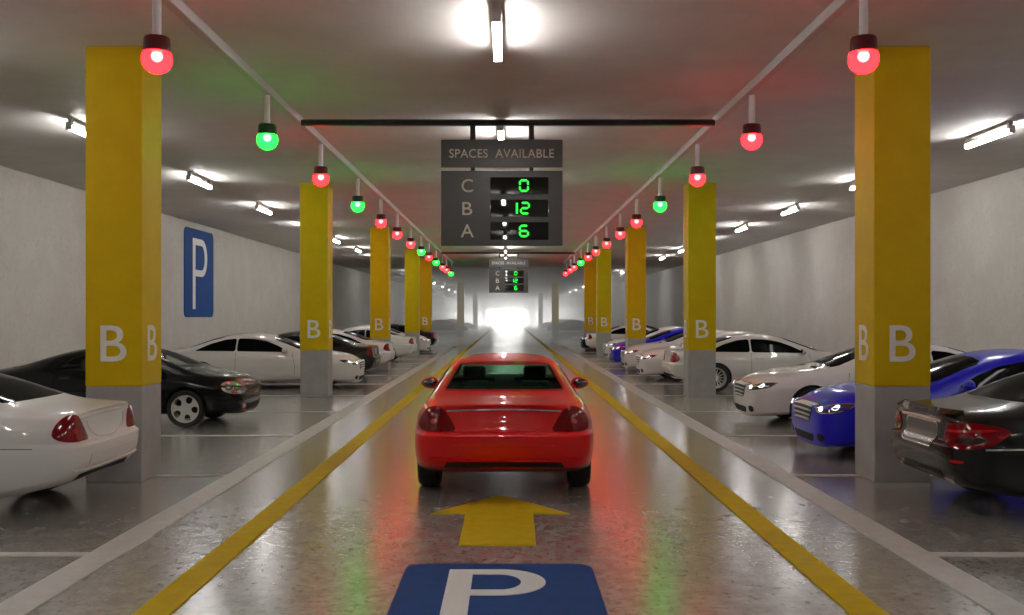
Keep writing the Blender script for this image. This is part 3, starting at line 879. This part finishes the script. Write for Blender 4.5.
HB = [  # small cab-forward saloon
    (-2.16, .36, .58, .50, (.60, .72), (.56, .84), (.46, .885), (.34, .905), .915),
    (-2.08, .32, .76, .46, (.74, .73), (.68, .86), (.58, .915), (.42, .935), .945),
    (-1.90, .28, .83, .43, (.80, .74), (.75, .88), (.66, .935), (.48, .96), .97),
    (-1.62, .23, .85, .42, (.83, .75), (.78, .895), (.69, .96), (.54, 1.0), 1.01),
    (-1.30, .21, .855, .42, (.84, .76), (.785, .90), (.69, 1.03), (.57, 1.10), 1.115),
    (-.90, .20, .855, .42, (.84, .76), (.785, .905), (.68, 1.12), (.56, 1.225), 1.245),
    (-.45, .20, .855, .42, (.84, .76), (.785, .905), (.665, 1.16), (.54, 1.30), 1.325),
    (.0, .20, .855, .42, (.84, .76), (.785, .90), (.66, 1.165), (.535, 1.315), 1.345),
    (.38, .20, .855, .42, (.84, .755), (.785, .895), (.665, 1.13), (.545, 1.265), 1.305),
    (.75, .20, .855, .42, (.84, .75), (.785, .885), (.69, 1.05), (.59, 1.14), 1.185),
    (1.10, .20, .855, .42, (.84, .74), (.785, .865), (.71, .955), (.61, .995), 1.035),
    (1.30, .20, .855, .42, (.835, .73), (.775, .845), (.69, .905), (.54, .93), .945),
    (1.60, .21, .845, .42, (.815, .71), (.75, .805), (.66, .855), (.48, .875), .885),
    (1.86, .21, .81, .41, (.76, .67), (.69, .78), (.60, .83), (.43, .85), .86),
    (2.05, .20, .74, .38, (.66, .63), (.58, .73), (.50, .765), (.37, .78), .788),
    (2.14, .21, .58, .36, (.50, .58), (.44, .65), (.37, .68), (.28, .69), .695),
]
def small_car(paint):
    base = body_mesh(HB, DXF, DXR)
    sk = Skin(base)
    ww = [(-.98, .935), (-.05, .925), (-.05, 1.245), (-.38, 1.235), (-.70, 1.13)]
    wf = [(.02, .925), (.90, .905), (.62, 1.08), (.32, 1.195), (.02, 1.245)]
    cutters = wheel_cutters((-1.28, 1.22), .345, .56, 1.2)
    cutters.append(prism(ww, -1.2, 1.2, 'xz')); cutters.append(prism(wf, -1.2, 1.2, 'xz'))
    cutters.append(prism([(-.60, .975), (.60, .975), (.47, 1.235), (-.47, 1.235)], -1.9, 1.9, 'yz'))
    me = cut(base, cutters, paint, M['dark'])
    root = empty('car'); body = bpy.data.objects.new('body', me); link(body); body.parent = root
    G = M['clear_glass']
    gw = lambda pts, k=.02: [(a + (sum(p[0] for p in pts) / len(pts) - a) * -k, b + (sum(p[1] for p in pts) / len(pts) - b) * -k) for a, b in pts]
    sk.both(gw(ww), G, 'side_window', root, smooth=0, off=.003, thick=.006); sk.both(gw(wf), G, 'side_window', root, smooth=0, off=.003, thick=.006)
    sk.panel('front', [(-.66, .95), (0, .965), (.66, .95), (.50, 1.24), (.2, 1.28), (-.2, 1.28), (-.50, 1.24)], G, 'windshield', root, smooth=0, off=.003, thick=.006)
    sk.panel('rear', [(-.62, .985), (.62, .985), (.50, 1.235), (.2, 1.26), (-.2, 1.26), (-.50, 1.235)], G, 'rear_window', root, smooth=0, off=.003, thick=.006)
    for m in ('left', 'right'):
        for x in (-.02, .92, -.98): sk.strip(m, [(x, .34), (x, .6), (x, .87)], .008, M['dark'], 'door_seam', root, off=.001)
        for x in (-.86, .06): sk.panel(m, [(x, .80), (x + .18, .80), (x + .18, .83), (x, .83)], M['black_plastic'], 'door_handle', root, off=.02, thick=.02, smooth=1)
        sk.strip(m, [(-.85, .56), (0, .56), (.82, .56)], .05, M['black_plastic'], 'side_trim', root, off=.012, thick=.02)
    for s in (1, -1):
        md = ('radial', 1.45, .15, 1, s)
        h_ = sk.panel(md, [(26, .56), (34, .545), (50, .55), (60, .60), (62, .70), (54, .755), (38, .735), (28, .68)], M['lamp_silver'], 'headlight', root, smooth=2, off=.008, thick=.03)
        for a, b in ((35, .63), (44, .645), (53, .655)):
            sk.panel(md, [(a - 4, b - .045), (a + 4, b - .045), (a + 4, b + .045), (a - 4, b + .045)], M['plate_dark'], 'reflector_bowl', h_, smooth=2, off=.011, thick=.004)
            sk.panel(md, [(a - 2, b - .018), (a + 2, b - .018), (a + 2, b + .018), (a - 2, b + .018)], M['lamp_silver'], 'lamp', h_, smooth=2, off=.016, thick=.006)
        sk.panel(('radial', 1.45, .15, -1, s), [(24, .62), (50, .60), (66, .65), (60, .80), (40, .84), (26, .80)], M['tail_red'], 'taillight', root, smooth=1, off=.008)
        sk.panel('front', [(s * .44, .30), (s * .58, .31), (s * .58, .38), (s * .44, .38)][::s], M['tail_bright'], 'red_glint_fog_lamp', root, smooth=2, off=.006)  # red colour stands in for the signal lamp's reflection on the fog lamp
        bm = bmesh.new(); add_box(bm, .22, s * .33, 1.0, .10, .40, .22, .04, seg=3); add_box(bm, .18, s * .33, 1.155, .08, .20, .11, .04, seg=3); finish(bm, 'seat', M['seat_grey'], root, True)
        bm = bmesh.new(); add_box(bm, -.55, s * .32, 1.0, .13, .44, .22, .05, seg=3); finish(bm, 'seat', M['seat_grey'], root, True)
    g_ = sk.panel('front', [(-.36, .535), (.36, .535), (.40, .595), (-.40, .595)], M['black_plastic'], 'grille', root, smooth=1, off=.006)
    sk.strip('front', arc_pts(-.37, .37, .567, .003), .022, M['orange'], 'grille_bar', g_, off=.02)
    sk.panel('front', [(-.40, .27), (.40, .27), (.44, .36), (-.44, .36)], M['dark'], 'air_intake', root, smooth=1, off=.006)
    sk.strip('front', arc_pts(-.60, .60, .455, .0), .03, M['black_plastic'], 'bumper_trim', root, off=.012)
    add_wheels(root, (-1.28, 1.22), .31, .20, .845, 'five', M['rim_pale'])
    mirrors(root, .80, .75, .90, paint, .9)
    return root

# prototypes
red = coupe(M['paint_red'], see=True)
wht = coupe(M['paint_white'])
sdn = sedan(M['paint_graphite'])
blk = small_car(M['paint_black'])

red.location = (-.04, 10.82 + 1.40, 0); red.rotation_euler = (0, 0, PI / 2)
tag(red, 'glossy red coupe seen from behind, driving down the middle of the lane', 'car')

used = set()
def park(proto, side, bay, facing, x_end, label, half, swap=None, dy=0.0):
    """facing 'out' = nose towards the lane, 'in' = tail towards the lane; x_end = distance of the near end from the lane centre"""
    o = proto if proto not in used and swap is None else copy_tree(proto, None, swap)
    used.add(proto)
    s = -1 if side == 'left' else 1
    y = BAY0 + BAY * (bay - .5) + dy
    o.location = (s * (x_end + half), y, 0)
    fwd = -s if facing == 'out' else s
    o.rotation_euler = (0, 0, 0 if fwd > 0 else PI)
    tag(o, label, 'car')
    return o
BLUE = {M['paint_white']: M['paint_blue']}; DARK = {M['paint_white']: M['paint_graphite']}
HC = 2.45
park(wht, 'left', 1, 'in', 3.86, 'white coupe with red teardrop taillights parked nearest the camera on the left', HC, dy=.10)
park(blk, 'left', 3, 'out', 4.38, 'small black car with see-through windows and pale five-spoke wheels', 2.13)
park(wht, 'left', 5, 'out', 3.72, 'white coupe behind the small black car, nose just past the second left pillar', HC, dy=.72)
park(wht, 'left', 6, 'in', 3.75, 'dark coupe with a red taillight, next beyond the white coupe behind the black car', HC, DARK, dy=.1)
park(wht, 'left', 7, 'in', 3.75, 'white coupe showing its tail between the second and third left pillars', HC)
park(wht, 'left', 9, 'in', 3.70, 'white coupe showing its tail just beyond the third left pillar', HC)
park(wht, 'left', 11, 'out', 3.72, 'small far white coupe with its nose towards the lane on the left', HC)
park(wht, 'left', 12, 'in', 3.70, 'farthest dark coupe of the left bays with a red taillight', HC, DARK)
park(sdn, 'right', 1, 'in', 3.97, 'black sedan tail with wide red taillights nearest the camera on the right', 2.28, dy=.05)
park(wht, 'right', 2, 'out', 3.92, 'bright blue coupe with a slatted grille behind the first right pillar', HC, BLUE, dy=-.1)
park(wht, 'right', 3, 'out', 3.98, 'white coupe with bright headlights next beyond the nearest blue coupe', HC)
park(wht, 'right', 5, 'in', 3.95, 'white coupe seen side on beside the second right pillar, tail towards the lane', HC, dy=.1)
park(wht, 'right', 6, 'out', 3.70, 'white coupe nose just left of the second right pillar, beyond a red taillight', HC)
park(wht, 'right', 7, 'out', 3.70, 'white coupe nose beside the third right pillar, nearer than the far blue coupe', HC)
park(wht, 'right', 8, 'out', 3.70, 'small far blue coupe on the right beyond the third pillar', HC, BLUE)
park(wht, 'right', 9, 'out', 3.85, 'small far white coupe nose next beyond the far blue coupe', HC)
park(wht, 'right', 11, 'in', 3.75, 'far white coupe tail with a red taillight near the last right pillars', HC)
park(wht, 'right', 12, 'out', 3.75, 'farthest dark coupe of the right bays before the haze', HC, DARK)
for s_, sd, yy, lab in ((-1, 'left', 104, 'nearest'), (-1, 'left', 122, 'farther'), (1, 'right', 106, 'nearest'), (1, 'right', 126, 'farther')):
    o = copy_tree(wht, None, DARK); o.location = (s_ * 6.6, yy, 0); o.rotation_euler = (0, 0, 0 if s_ < 0 else PI)
    tag(o, f'dim dark car in the haze on the {sd}, the {lab} one', 'car')


# ------------------------------------------------------------------ render look
sc.view_settings.view_transform = 'Standard'; sc.view_settings.look = 'None'
sc.view_settings.gamma = 1; sc.view_settings.use_curve_mapping = False
sc.view_settings.exposure = 0.87
cy = sc.cycles
cy.use_denoising = True
cy.max_bounces = 7; cy.diffuse_bounces = 4; cy.glossy_bounces = 4; cy.transparent_max_bounces = 12; cy.volume_bounces = 1
cy.sample_clamp_indirect = 6; cy.caustics_reflective = False; cy.caustics_refractive = False
cy.use_light_tree = True
